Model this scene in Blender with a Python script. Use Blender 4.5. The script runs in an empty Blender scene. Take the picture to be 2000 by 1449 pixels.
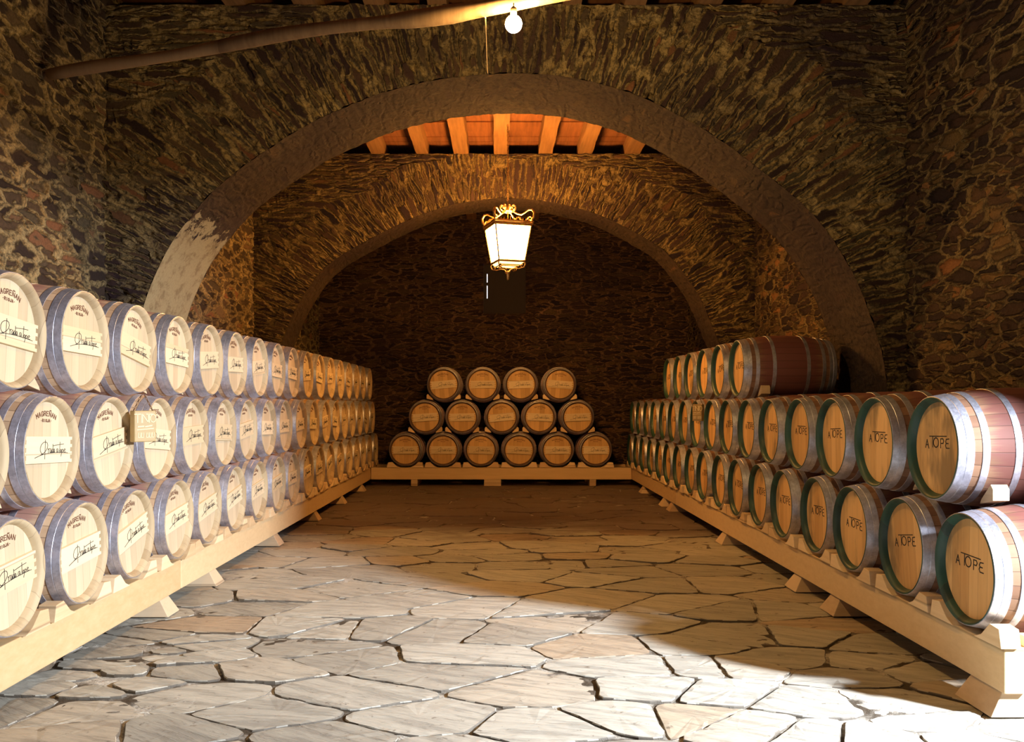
import bpy, math, random
import numpy as np
from mathutils import Vector, Matrix
random.seed(7); rng = np.random.RandomState(7)
sc = bpy.context.scene
COL = sc.collection
F = 1667.0; PX, PY = 979.0, 789.0      # focal length and eye level / vanishing point of the place, in the 2000x1449 frame
H = 1.55                                # eye height
pi = math.pi

# ------------------------------------------------------------------ helpers
def link(o): COL.objects.link(o); return o
def mesh_obj(name, verts, faces, mat=None, parent=None, smooth=False, uvs=None):
    me = bpy.data.meshes.new(name)
    me.from_pydata([tuple(map(float, v)) for v in verts], [], faces)
    if uvs is not None:
        uvl = me.uv_layers.new(name='UVMap')
        k = 0
        data = np.zeros((len(me.loops), 2), dtype=np.float32)
        for f, fu in zip(faces, uvs):
            for c in fu: data[k] = c; k += 1
        uvl.data.foreach_set('uv', data.ravel())
    if mat: me.materials.append(mat)
    if smooth: me.polygons.foreach_set('use_smooth', [True]*len(me.polygons))
    me.update()
    o = link(bpy.data.objects.new(name, me))
    if parent: o.parent = parent
    return o
def grid_obj(name, P, UV, mat, parent=None, smooth=True):
    """P: (n,m,3) array, UV: (n,m,2) array or (n-1,m-1,4,2)."""
    n, m = P.shape[:2]
    idx = np.arange(n*m).reshape(n, m)
    q = np.stack([idx[:-1, :-1], idx[1:, :-1], idx[1:, 1:], idx[:-1, 1:]], -1).reshape(-1, 4)
    me = bpy.data.meshes.new(name)
    me.vertices.add(n*m); me.vertices.foreach_set('co', P.astype(np.float32).ravel())
    me.loops.add(q.size); me.loops.foreach_set('vertex_index', q.astype(np.int32).ravel())
    me.polygons.add(len(q)); me.polygons.foreach_set('loop_start', np.arange(0, q.size, 4, dtype=np.int32))
    me.polygons.foreach_set('loop_total', np.full(len(q), 4, dtype=np.int32))
    me.update(calc_edges=True)
    uvl = me.uv_layers.new(name='UVMap')
    if UV.ndim == 3:
        U = UV.reshape(-1, 2)[q.ravel()]
    else:
        U = UV.reshape(-1, 2)
    uvl.data.foreach_set('uv', U.astype(np.float32).ravel())
    me.materials.append(mat)
    if smooth: me.polygons.foreach_set('use_smooth', [True]*len(q))
    me.validate(); me.update()
    o = link(bpy.data.objects.new(name, me))
    if parent: o.parent = parent
    return o
class MB:
    def __init__(s): s.v = []; s.f = []
    def add(s, V, Fs):
        b = len(s.v); s.v += [tuple(v) for v in V]; s.f += [tuple(b+i for i in f) for f in Fs]; return s
    def box(s, lo, hi, M=None, bev=0.0):
        x0, y0, z0 = lo; x1, y1, z1 = hi
        V = [Vector(p) for p in [(x0,y0,z0),(x1,y0,z0),(x1,y1,z0),(x0,y1,z0),(x0,y0,z1),(x1,y0,z1),(x1,y1,z1),(x0,y1,z1)]]
        if M: V = [M @ v for v in V]
        return s.add(V, [(0,3,2,1),(4,5,6,7),(0,1,5,4),(1,2,6,5),(2,3,7,6),(3,0,4,7)])
    def prism(s, poly, a, b, axis='y', M=None):
        """poly in the plane normal to axis, extruded from a to b"""
        n = len(poly); V = []
        for t in (a, b):
            for (p, q) in poly:
                V.append(Vector({'y': (p, t, q), 'x': (t, p, q), 'z': (p, q, t)}[axis]))
        if M: V = [M @ v for v in V]
        fs = [tuple(range(n))[::-1], tuple(range(n, 2*n))] + [(i, (i+1) % n, n+(i+1) % n, n+i) for i in range(n)]
        return s.add(V, fs)
    def tube(s, pts, r, n=8, closed=False):
        pts = [Vector(p) for p in pts]; m = len(pts); V = []; prev = None
        rs = r if isinstance(r, (list, tuple)) else [r]*m
        for i, p in enumerate(pts):
            if closed: d = pts[(i+1) % m]-pts[i-1]
            else: d = pts[min(i+1, m-1)]-pts[max(i-1, 0)]
            d.normalize()
            if prev is None:
                a = d.cross(Vector((0, 0, 1)));
                if a.length < .05: a = d.cross(Vector((1, 0, 0)))
            else:
                a = prev - d*prev.dot(d)
            a.normalize(); prev = a; b = d.cross(a)
            for k in range(n):
                t = 2*pi*k/n; V.append(p+(a*math.cos(t)+b*math.sin(t))*rs[i])
        Fs = []
        for i in range(m if closed else m-1):
            j = (i+1) % m
            for k in range(n):
                l = (k+1) % n; Fs.append((i*n+k, i*n+l, j*n+l, j*n+k))
        if not closed: Fs += [tuple(range(n))[::-1], tuple((m-1)*n+k for k in range(n))]
        return s.add(V, Fs)
    def lathe(s, prof, n=40, axis='z', c=(0, 0, 0), closed=False):
        V = []; Fs = []; m = len(prof)
        for (h, r) in prof:
            for k in range(n):
                t = 2*pi*k/n; a, b = r*math.cos(t), r*math.sin(t)
                V.append((c[0]+a, c[1]+b, c[2]+h) if axis == 'z' else (c[0]+a, c[1]+h, c[2]+b))
        for i in range(m if closed else m-1):
            j = (i+1) % m
            for k in range(n):
                l = (k+1) % n
                f = (i*n+k, i*n+l, j*n+l, j*n+k)
                Fs.append(f if axis == 'z' else f[::-1])
        return s.add(V, Fs)
    def disc(s, y, r, n=40, sign=-1):
        V = [(r*math.cos(2*pi*k/n), y, r*math.sin(2*pi*k/n)) for k in range(n)]
        return s.add(V, [tuple(range(n)) if sign < 0 else tuple(range(n))[::-1]])
    def build(s, name, mat, parent=None, smooth=False, bev=0.0, loc=None):
        o = mesh_obj(name, s.v, s.f, mat, parent, smooth)
        if bev:
            mo = o.modifiers.new('edge', 'BEVEL'); mo.width = bev; mo.segments = 2; mo.limit_method = 'ANGLE'
        if loc: o.location = loc
        return o
def empty(name, loc=(0, 0, 0), rz=0):
    o = link(bpy.data.objects.new(name, None)); o.location = loc; o.rotation_euler = (0, 0, rz); o.empty_display_size = .1; return o
def tag(o, label=None, cat=None, group=None, kind=None):
    if label: o['label'] = label
    if cat: o['category'] = cat
    if group: o['group'] = group
    if kind: o['kind'] = kind
    return o
def copy_tree(o, kids, parent=None):
    c = o.copy(); COL.objects.link(c); c.parent = parent
    for ch in kids.get(o.name, []): copy_tree(ch, kids, c)
    return c
def kid_map(root):
    m = {}
    def rec(o):
        ch = [x for x in bpy.data.objects if x.parent == o]
        m[o.name] = ch
        for c in ch: rec(c)
    rec(root); return m

# ------------------------------------------------------------------ materials
class N:
    def __init__(s, name):
        s.m = bpy.data.materials.new(name); s.m.use_nodes = True; s.t = s.m.node_tree; s.t.nodes.clear()
        s.out = s.t.nodes.new('ShaderNodeOutputMaterial')
        s.p = s.t.nodes.new('ShaderNodeBsdfPrincipled'); s.t.links.new(s.p.outputs[0], s.out.inputs[0])
    def n(s, typ, **kw):
        x = s.t.nodes.new('ShaderNode'+typ)
        for k, v in kw.items(): setattr(x, k, v)
        return x
    def l(s, a, b):
        if hasattr(a, 'outputs'): a = a.outputs[0]
        s.t.links.new(a, b)
    def set(s, inp, v):
        if hasattr(v, 'outputs') or isinstance(v, bpy.types.NodeSocket): s.l(v, inp)
        else: inp.default_value = v
    def math(s, op, a, b=None, c=None, clamp=False):
        x = s.n('Math', operation=op, use_clamp=clamp); s.set(x.inputs[0], a)
        if b is not None: s.set(x.inputs[1], b)
        if c is not None: s.set(x.inputs[2], c)
        return x.outputs[0]
    def vmath(s, op, a, b=None):
        x = s.n('VectorMath', operation=op); s.set(x.inputs[0], a)
        if b is not None: s.set(x.inputs[1], b)
        return x.outputs[0]
    def noise(s, vec, scale, detail=3, rough=.55, dim='3D', out=0):
        x = s.n('TexNoise', noise_dimensions=dim); s.set(x.inputs['Vector'], vec)
        x.inputs['Scale'].default_value = scale; x.inputs['Detail'].default_value = detail; x.inputs['Roughness'].default_value = rough
        return x.outputs[out]
    def ramp(s, fac, stops, interp='LINEAR'):
        x = s.n('ValToRGB'); s.set(x.inputs[0], fac); cr = x.color_ramp; cr.interpolation = interp
        while len(cr.elements) < len(stops): cr.elements.new(.5)
        for e, (p, c) in zip(cr.elements, stops): e.position = p; e.color = (*c, 1) if len(c) == 3 else c
        return x.outputs[0]
    def mix(s, fac, a, b, mode='MIX'):
        x = s.n('Mix', data_type='RGBA', blend_type=mode); s.set(x.inputs[0], fac)
        s.set(x.inputs[6], a if not isinstance(a, tuple) else (*a, 1)); s.set(x.inputs[7], b if not isinstance(b, tuple) else (*b, 1))
        return x.outputs[2]
    def step(s, v, lo, hi):
        x = s.n('MapRange', interpolation_type='SMOOTHSTEP'); s.set(x.inputs[0], v); s.set(x.inputs[1], lo); s.set(x.inputs[2], hi)
        return x.outputs[0]
    def mapping(s, vec, scale, loc=(0, 0, 0)):
        x = s.n('Mapping'); s.set(x.inputs[0], vec); x.inputs['Scale'].default_value = scale; x.inputs['Location'].default_value = loc; return x.outputs[0]
    def bump(s, h, dist, strength=1.0):
        x = s.n('Bump'); s.set(x.inputs['Height'], h); x.inputs['Distance'].default_value = dist; x.inputs['Strength'].default_value = strength
        s.l(x, s.p.inputs['Normal'])

def stone_mat(name, su, sv, stops, mortar, mw=.16, disp=.05, msmear=.5, dark=(.012, .009, .010), pale_patch=None, rough=.9, shade_k=.55):
    k = N(name)
    uv = k.n('UVMap').outputs[0]
    warp = k.vmath('SUBTRACT', k.noise(uv, 2.3, 3, .6, out=1), (.5, .5, .5))
    warp2 = k.vmath('SUBTRACT', k.noise(uv, 9, 3, .6, out=1), (.5, .5, .5))
    wv = k.vmath('ADD', uv, k.vmath('MULTIPLY', warp, (.22, .10, 0)))
    wv = k.vmath('ADD', wv, k.vmath('MULTIPLY', warp2, (.07, .045, 0)))
    mp = k.mapping(wv, (1/su, 1/sv, 1))
    v1 = k.n('TexVoronoi', voronoi_dimensions='2D'); k.l(mp, v1.inputs['Vector']); v1.inputs['Scale'].default_value = 1
    v2 = k.n('TexVoronoi', voronoi_dimensions='2D', feature='DISTANCE_TO_EDGE'); k.l(mp, v2.inputs['Vector']); v2.inputs['Scale'].default_value = 1
    mp2 = k.mapping(wv, (1.55/su, 1.6/sv, 1), (3.3, 7.7, 0))
    w1 = k.n('TexVoronoi', voronoi_dimensions='2D'); k.l(mp2, w1.inputs['Vector']); w1.inputs['Scale'].default_value = 1
    w2 = k.n('TexVoronoi', voronoi_dimensions='2D', feature='DISTANCE_TO_EDGE'); k.l(mp2, w2.inputs['Vector']); w2.inputs['Scale'].default_value = 1
    sm = k.step(k.noise(k.mapping(uv, (.8, 1.6, 1)), 1.7, 3, .6), .49, .52)
    sep = k.n('SeparateColor'); k.l(k.mix(sm, v1.outputs['Color'], w1.outputs['Color']), sep.inputs[0])
    ds = k.n('Mix', data_type='FLOAT'); k.l(sm, ds.inputs[0]); k.l(v2.outputs['Distance'], ds.inputs[2]); k.l(w2.outputs['Distance'], ds.inputs[3])
    edge = ds.outputs[0]
    big = k.noise(uv, .9, 3, .6); mid = k.noise(uv, 7, 5, .7); fine = k.noise(uv, 38, 6, .75)
    # stone colour
    col = k.ramp(sep.outputs[0], stops, 'LINEAR')
    streak = k.noise(k.mapping(wv, (5/su*.3, 4/sv*.3, 1)), 3.0, 6, .8)
    col = k.mix(k.math('MULTIPLY', streak, .9, clamp=True), k.mix(.62, col, (0, 0, 0)), col)
    col = k.mix(k.step(fine, .35, .75), k.mix(.4, col, (0, 0, 0)), col)
    # mortar that wanders and smears over the stones
    me = k.math('ADD', edge, k.math('MULTIPLY', k.math('SUBTRACT', fine, .5), .22))
    me = k.math('ADD', me, k.math('MULTIPLY', k.math('SUBTRACT', mid, .5), msmear))
    mmask = k.math('SUBTRACT', 1.0, k.step(me, mw*.55, mw*1.1))
    mcol = k.mix(k.step(fine, .35, .7), k.mix(.55, mortar, (.03, .02, .015)), mortar)
    mcol = k.mix(k.step(k.noise(uv, 16, 5, .8), .45, .62), mcol, k.mix(.75, mcol, dark))
    hasm = k.step(k.math('ADD', big, k.math('MULTIPLY', mid, .5)), .48, .80)
    jcol = k.mix(hasm, k.mix(.45, dark, mcol), mcol)
    col = k.mix(mmask, col, jcol)
    hgt = k.math('MULTIPLY', k.step(edge, 0.0, .28), k.math('ADD', .45, k.math('MULTIPLY', sep.outputs[1], .75)))
    hgt = k.math('ADD', hgt, k.math('MULTIPLY', k.math('MULTIPLY', mmask, hasm), .40))
    hgt = k.math('ADD', hgt, k.math('MULTIPLY', mid, .30))
    hgt = k.math('ADD', hgt, k.math('MULTIPLY', fine, .16))
    soot = k.step(k.noise(uv, .55, 4, .6), .42, .66)  # shade painted in as broad dark blotches, strongest on right wall and near arch
    col = k.mix(k.math('MULTIPLY', soot, shade_k), k.mix(.68, col, (.012, .006, .014)), col) if False else k.mix(k.math('MULTIPLY', soot, shade_k), col, k.mix(.85, col, (.016, .008, .018)))
    if pale_patch:      # paler, smoother patch on one stretch of the masonry
        geo = k.n('NewGeometry').outputs['Position']
        c, r, pc = pale_patch
        d = k.vmath('DIVIDE', k.vmath('SUBTRACT', geo, c), r)
        ln = k.n('VectorMath', operation='LENGTH'); k.l(d, ln.inputs[0])
        pm = k.math('SUBTRACT', 1.0, k.step(k.math('ADD', ln.outputs['Value'], k.math('MULTIPLY', k.math('SUBTRACT', mid, .5), 1.6)), .88, 1.0))
        pcol = k.mix(k.step(fine, .3, .7), k.mix(.35, pc, (.15, .12, .08)), pc)
        pcol = k.mix(k.math('MULTIPLY', k.step(k.noise(uv, 5, 6, .75), .48, .62), .6), pcol, (.14, .10, .055))
        col = k.mix(pm, col, pcol)
        hgt = k.math('ADD', k.math('MULTIPLY', hgt, k.math('SUBTRACT', 1.0, k.math('MULTIPLY', pm, .95))), k.math('MULTIPLY', pm, .6))
    k.l(col, k.p.inputs['Base Color']); k.p.inputs['Roughness'].default_value = rough; k.p.inputs['Specular IOR Level'].default_value = .25
    dn = k.n('Displacement'); k.l(hgt, dn.inputs['Height']); dn.inputs['Midlevel'].default_value = .8; dn.inputs['Scale'].default_value = disp
    k.l(dn, k.out.inputs['Displacement'])
    k.m.displacement_method = 'BOTH'
    return k.m

BR = [(0, (.045, .028, .026)), (.3, (.10, .055, .040)), (.55, (.17, .10, .055)), (.75, (.13, .11, .06)), (.9, (.24, .15, .07)), (1, (.42, .17, .07))]
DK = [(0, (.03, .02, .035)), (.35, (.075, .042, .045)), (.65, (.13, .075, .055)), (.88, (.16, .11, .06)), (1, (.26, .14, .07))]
LF = [(0, (.06, .04, .035)), (.3, (.12, .08, .06)), (.5, (.20, .16, .10)), (.7, (.15, .09, .06)), (.88, (.28, .21, .12)), (1, (.48, .22, .11))]
RT = [(0, (.04, .025, .028)), (.35, (.09, .05, .04)), (.6, (.15, .085, .05)), (.8, (.24, .16, .07)), (.93, (.40, .24, .10)), (1, (.52, .22, .09))]
M_left = stone_mat('rubble_left', .44, .135, LF, (.56, .43, .21), mw=.20, disp=.05, msmear=.30, shade_k=.1)
M_right = stone_mat('rubble_right', .36, .11, RT, (.30, .22, .10), mw=.13, disp=.06, msmear=.32, shade_k=.85)
M_arch = stone_mat('arch_slate', .62, .085, BR, (.44, .33, .14), mw=.26, disp=.055, msmear=.62, shade_k=.75)
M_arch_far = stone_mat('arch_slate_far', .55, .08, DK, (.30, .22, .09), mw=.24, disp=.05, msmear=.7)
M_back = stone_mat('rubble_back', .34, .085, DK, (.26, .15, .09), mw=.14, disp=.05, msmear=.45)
M_soffit = stone_mat('arch_soffit', .55, .16, DK, (.075, .05, .035), mw=.50, disp=.008, msmear=1.0,
                     pale_patch=((-3.4, 8.5, 2.72), (.9, 1.6, .75), (.34, .31, .19)))

def wood_mat(name, ca, cb, axis=0, board=0.09, rough=.6, grain=1.0, stain=None, spec=.3):
    """boards side by side along local axis; grain runs along the long one"""
    k = N(name)
    tc = k.n('TexCoord').outputs['Object']; oi = k.n('ObjectInfo').outputs['Random']
    sp = k.n('SeparateXYZ'); k.l(tc, sp.inputs[0])
    off = k.n('CombineXYZ'); k.set(off.inputs[0], k.math('MULTIPLY', oi, 17.0)); k.set(off.inputs[1], k.math('MULTIPLY', oi, 31.0)); k.set(off.inputs[2], k.math('MULTIPLY', oi, 7.0))
    v = k.vmath('ADD', tc, off.outputs[0])
    sc3 = {0: (26, 10, 1.6), 2: (1.6, 10, 26), 1: (22, 1.2, 22)}[axis]
    g = k.noise(k.mapping(v, sc3), 1.0, 5, .65)
    a = k.math('DIVIDE', sp.outputs[axis], board) if axis != 1 else None
    if a is not None:
        idx = k.math('FLOOR', k.math('ADD', a, k.math('MULTIPLY', oi, 3.0)))
        wn = k.n('TexWhiteNoise', noise_dimensions='2D'); cc = k.n('CombineXYZ'); k.set(cc.inputs[0], idx); k.set(cc.inputs[1], oi); k.l(cc, wn.inputs[0])
        fr = k.math('FRACT', k.math('ADD', a, k.math('MULTIPLY', oi, 3.0)))
        seam = k.step(k.math('MINIMUM', fr, k.math('SUBTRACT', 1.0, fr)), .0, .025)
        t = k.math('ADD', k.math('MULTIPLY', g, .6), k.math('MULTIPLY', wn.outputs[0], .55))
    else:
        t = g; seam = None
    t = k.math('MULTIPLY', t, grain)
    col = k.mix(k.step(t, .15, .9), ca, cb)
    if seam is not None: col = k.mix(k.math('SUBTRACT', 1.0, seam), col, k.mix(.45, col, (.08, .04, .02)))
    if stain:
        sn = k.noise(k.mapping(v, (5, 3, 1.5)), 1.0, 4, .6)
        col = k.mix(k.math('MULTIPLY', k.step(sn, .50, .68), .75), col, stain)
    k.l(col, k.p.inputs['Base Color']); k.p.inputs['Roughness'].default_value = rough; k.p.inputs['Specular IOR Level'].default_value = spec
    k.bump(g, .002, .5)
    return k.m
def stave_mat(name, ca, cb, stain, stain_amt):
    k = N(name)
    tc = k.n('TexCoord').outputs['Object']; oi = k.n('ObjectInfo').outputs['Random']
    sp = k.n('SeparateXYZ'); k.l(tc, sp.inputs[0])
    ang = k.math('DIVIDE', k.math('ADD', k.math('ARCTAN2', sp.outputs[2], sp.outputs[0]), 3.2), 2*pi/28)
    idx = k.math('FLOOR', ang); fr = k.math('FRACT', ang)
    wn = k.n('TexWhiteNoise', noise_dimensions='2D'); cc = k.n('CombineXYZ'); k.set(cc.inputs[0], idx); k.set(cc.inputs[1], oi); k.l(cc, wn.inputs[0])
    gv = k.n('CombineXYZ'); k.set(gv.inputs[0], k.math('MULTIPLY', ang, 3.0)); k.set(gv.inputs[1], k.math('MULTIPLY', sp.outputs[1], 3.0)); k.set(gv.inputs[2], k.math('MULTIPLY', oi, 50.0))
    g = k.noise(gv.outputs[0], 1.0, 4, .6)
    t = k.math('ADD', k.math('MULTIPLY', g, .5), k.math('MULTIPLY', wn.outputs[0], .6))
    col = k.mix(k.step(t, .2, .9), ca, cb)
    d = k.math('ABSOLUTE', k.math('SUBTRACT', sp.outputs[1], .475))
    sm = k.math('SUBTRACT', 1.0, k.step(k.math('ADD', d, k.math('MULTIPLY', k.math('SUBTRACT', g, .5), .2)), .24, .34))
    col = k.mix(k.math('MULTIPLY', sm, stain_amt), col, stain)
    seam = k.step(k.math('MINIMUM', fr, k.math('SUBTRACT', 1.0, fr)), 0.0, .05)
    col = k.mix(k.math('SUBTRACT', 1.0, seam), col, k.mix(.6, col, (.03, .015, .01)))
    k.l(col, k.p.inputs['Base Color']); k.p.inputs['Roughness'].default_value = .62; k.p.inputs['Specular IOR Level'].default_value = .3
    k.bump(k.math('ADD', seam, k.math('MULTIPLY', g, .3)), .002, .5)
    return k.m
def metal_mat(name, ca, cb, rough=.42, metal=.75, scale=14):
    k = N(name); tc = k.n('TexCoord').outputs['Object']; oi = k.n('ObjectInfo').outputs['Random']
    off = k.n('CombineXYZ'); k.set(off.inputs[0], k.math('MULTIPLY', oi, 40.0))
    v = k.vmath('ADD', tc, off.outputs[0])
    n1 = k.noise(v, scale, 6, .7); n2 = k.noise(v, scale*5, 4, .7)
    col = k.mix(k.step(k.math('ADD', k.math('MULTIPLY', n1, .7), k.math('MULTIPLY', n2, .3)), .35, .65), ca, cb)
    k.l(col, k.p.inputs['Base Color']); k.p.inputs['Metallic'].default_value = metal
    k.set(k.p.inputs['Roughness'], k.math('ADD', rough-.1, k.math('MULTIPLY', n2, .25)))
    k.bump(n2, .001, .4)
    return k.m
def flat_mat(name, c, rough=.6, metal=0.0, spec=.4):
    k = N(name); k.p.inputs['Base Color'].default_value = (*c, 1); k.p.inputs['Roughness'].default_value = rough
    k.p.inputs['Metallic'].default_value = metal; k.p.inputs['Specular IOR Level'].default_value = spec
    tc = k.n('TexCoord').outputs['Object']; g = k.noise(tc, 30, 3, .6)
    k.l(k.mix(g, k.mix(.25, c, (0, 0, 0)), c), k.p.inputs['Base Color'])
    return k.m
def emit_mat(name, c, s):
    k = N(name); k.p.inputs['Base Color'].default_value = (.9, .85, .7, 1)
    k.p.inputs['Emission Color'].default_value = (*c, 1); k.p.inputs['Emission Strength'].default_value = s
    return k.m

W_head_pale = wood_mat('head_oak_pale', (.52, .41, .27), (.67, .55, .38), 0, .085, .55)
W_head_tan = wood_mat('head_oak_tan', (.52, .29, .11), (.74, .46, .20), 0, .085, .55, stain=(.16, .11, .06))
W_head_amber = wood_mat('head_oak_amber', (.50, .31, .13), (.72, .48, .22), 0, .085, .55)
W_board = wood_mat('board_pine', (.64, .51, .32), (.78, .66, .46), 2, .20, .5)
W_chime = wood_mat('chime_oak', (.36, .26, .15), (.54, .42, .26), 0, .06, .6)
W_chime_dark = wood_mat('chime_aged', (.07, .04, .035), (.13, .075, .055), 0, .06, .6)
W_chime_green = wood_mat('chime_green', (.010, .030, .026), (.02, .075, .055), 0, .06, .5, spec=.5)
W_stave = stave_mat('staves_oak', (.42, .27, .16), (.62, .44, .28), (.40, .19, .17), .75)
W_stave_dark = stave_mat('staves_aged', (.17, .085, .05), (.27, .15, .09), (.17, .055, .05), .8)
W_hoop = metal_mat('hoop_galvanised', (.42, .43, .52), (.70, .72, .84), .44, .84)
W_ink = flat_mat('burnt_brown', (.16, .06, .03), .8)
W_ink2 = flat_mat('burnt_black', (.025, .022, .02), .8)
W_beam = wood_mat('rail_pine', (.56, .38, .19), (.74, .56, .33), 2, .5, .55)
W_chock = wood_mat('chock_pine', (.58, .40, .22), (.84, .66, .42), 2, .5, .6)
W_foot = wood_mat('foot_pine', (.42, .29, .18), (.62, .48, .32), 2, .5, .65)
W_joist = wood_mat('joist_oak', (.15, .08, .035), (.31, .165, .07), 1, .1, .7)
W_plank = wood_mat('ceiling_plank', (.13, .05, .025), (.29, .12, .05), 1, .1, .7)
W_pole = wood_mat('pole_chestnut', (.12, .07, .035), (.32, .21, .11), 0, 5.0, .7)
G_gold = metal_mat('brass', (.35, .21, .08), (.75, .50, .22), .3, .9, 40)
G_dark = metal_mat('iron', (.03, .025, .02), (.08, .06, .05), .5, .7)

# ------------------------------------------------------------------ camera
cam = bpy.data.cameras.new('camera'); co = link(bpy.data.objects.new('camera', cam)); sc.camera = co
cam.sensor_width = 36; cam.lens = F/2000*36; cam.clip_start = .05; cam.clip_end = 100
cam.shift_x = (1000-PX)/2000; cam.shift_y = (PY-724.5)/2000
co.location = (0, 0, H); co.rotation_euler = (pi/2, 0, 0)

# ------------------------------------------------------------------ masonry
XL, XR = -3.705, 3.796
YA, TA = 8.0, 1.11
YB, TB = 12.76, .78
YW = 17.35
ZJ = H+3.74; ZC = H+3.92
def structure(o): o['kind'] = 'structure'; return o
def flat_wall(name, a, b, z0, z1, mat, step=.03, flip=False, uoff=0):
    """vertical wall between ground points a and b"""
    a = np.array(a, float); b = np.array(b, float); L = np.linalg.norm(b-a)
    n = max(2, int(L/step)); m = max(2, int((z1-z0)/step))
    s = np.linspace(0, 1, n+1); z = np.linspace(z0, z1, m+1)
    S, Z = np.meshgrid(s, z, indexing='ij')
    P = np.stack([a[0]+(b[0]-a[0])*S, a[1]+(b[1]-a[1])*S, Z], -1)
    UV = np.stack([S*L+uoff, Z], -1)
    if flip: P = P[::-1]; UV = UV[::-1]
    return P, UV
P, UV = flat_wall('', (XL, -1.0), (XL, YW), -.1, ZC+.1, None, .028)
structure(grid_obj('wall_left', P[::-1], UV[::-1], M_left))
P, UV = flat_wall('', (XR, 3.5), (XR, YW), -.1, ZC+.1, None, .028, uoff=43)
structure(grid_obj('wall_right', P, UV, M_right))
# the doorway reveal at the near end of that wall
mb = MB(); mb.box((XR+.09, 3.5, -.1), (XR+.75, 9.0, ZC+.1)); mb.box((XR+.02, -1.2, 2.92), (XR+.75, 3.5, ZC+.1)); structure(mb.build('wall_right_core', M_soffit))
# end wall with window recess
wx0, wx1, wz0, wz1 = -.36, .50, H+1.84, H+2.86
def back_piece(x0, x1, z0, z1): 
    return flat_wall('', (x0, YW), (x1, YW), z0, z1, None, .03, uoff=x0+90)
def merge_grids(name, parts, mat):
    o0 = []
    for P, UV in parts: o0.append(grid_obj(name, P, UV, mat))
    if len(o0) == 1: return o0[0]
    vs = []; fs = []; us = []
    for o in o0:
        b = len(vs); me = o.data; vs += [tuple(v.co) for v in me.vertices]
        ul = me.uv_layers[0].data
        for p in me.polygons:
            fs.append(tuple(b+i for i in p.vertices)); us.append([tuple(ul[l].uv) for l in p.loop_indices])
        bpy.data.objects.remove(o)
    r = mesh_obj(name, vs, fs, mat, None, True, us); r.name = name; return r
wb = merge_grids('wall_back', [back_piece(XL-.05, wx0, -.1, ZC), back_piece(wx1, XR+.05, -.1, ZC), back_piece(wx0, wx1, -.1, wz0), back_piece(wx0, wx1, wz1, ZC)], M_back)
structure(wb)
# window: reveal, shutter, daylight crack
mb = MB()
mb.box((wx0-.3, YW+.06, wz0-.3), (wx0, YW+.45, wz1+.3)); mb.box((wx1, YW+.06, wz0-.3), (wx1+.3, YW+.45, wz1+.3))
mb.box((wx0, YW+.06, wz0-.3), (wx1, YW+.45, wz0)); mb.box((wx0, YW+.06, wz1), (wx1, YW+.45, wz1+.3))
win = structure(mb.build('window_1', M_back))
mb = MB()
mb.box((wx0, YW+.20, wz0), (wx0+.06, YW+.26, wz1)); mb.box((wx0+.085, YW+.20, wz0), (wx1, YW+.24, wz1)); mb.box((wx0+.06, YW+.20, wz0), (wx0+.085, YW+.25, wz0+.33))
mb.box((wx0+.06, YW+.20, wz1-.18), (wx0+.085, YW+.25, wz1)); mb.box((wx0+.06, YW+.205, wz0+.60), (wx0+.085, YW+.25, wz0+.66))
mb.build('shutter', flat_mat('shutter_dark', (.022, .014, .018), .7), win)
mb = MB(); mb.box((wx0+.062, YW+.28, wz0), (wx0+.078, YW+.29, wz1)); mb.build('window_pane', emit_mat('sky_through_crack', (.85, .9, 1.0), 1.6), win)

# timber lintel piece and two projecting slabs on the end wall
def arch_curve(pts, s):
    p = np.array(pts, float)*s
    # dense linear then smooth
    d = np.r_[0, np.cumsum(np.linalg.norm(np.diff(p, axis=0), axis=1))]
    n = int(d[-1]/.03); t = np.linspace(0, d[-1], n)
    x = np.interp(t, d, p[:, 0]); z = np.interp(t, d, p[:, 1])
    k = np.hanning(25); k /= k.sum()
    def sm(a):
        b = np.r_[2*a[0]-a[12:0:-1], a, 2*a[-1]-a[-2:-14:-1]]; return np.convolve(b, k, 'valid')
    x, z = sm(x), sm(z)
    return np.stack([x, z+H], -1)
sA = YA/F; sB = YB/F
ptsA = [(-748, -330), (-747, -150), (-742, 0), (-722, 110), (-690, 221), (-648, 312), (-601, 373), (-569, 411), (-531, 446), (-454, 499), (-405, 532), (-367, 553), (-286, 588), (-229, 611), (-120, 636), (0, 647),
        (90, 645), (171, 633), (271, 603), (321, 578), (408, 530), (468, 488), (517, 449), (566, 411), (618, 365), (646, 325), (675, 280), (703, 225), (729, 151), (748, 92), (757, 0), (759, -150), (760, -330)]
ptsB = [(-470, -212), (-470, -100), (-465, 20), (-450, 80), (-428, 120), (-409, 172), (-388, 210), (-354, 260), (-309, 294), (-239, 332), (-169, 366), (-99, 390), (0, 404),
        (93, 396), (181, 375), (251, 342), (321, 300), (358, 254), (390, 208), (407, 165), (422, 127), (440, 90), (458, 40), (462, -100), (462, -212)]
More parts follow.
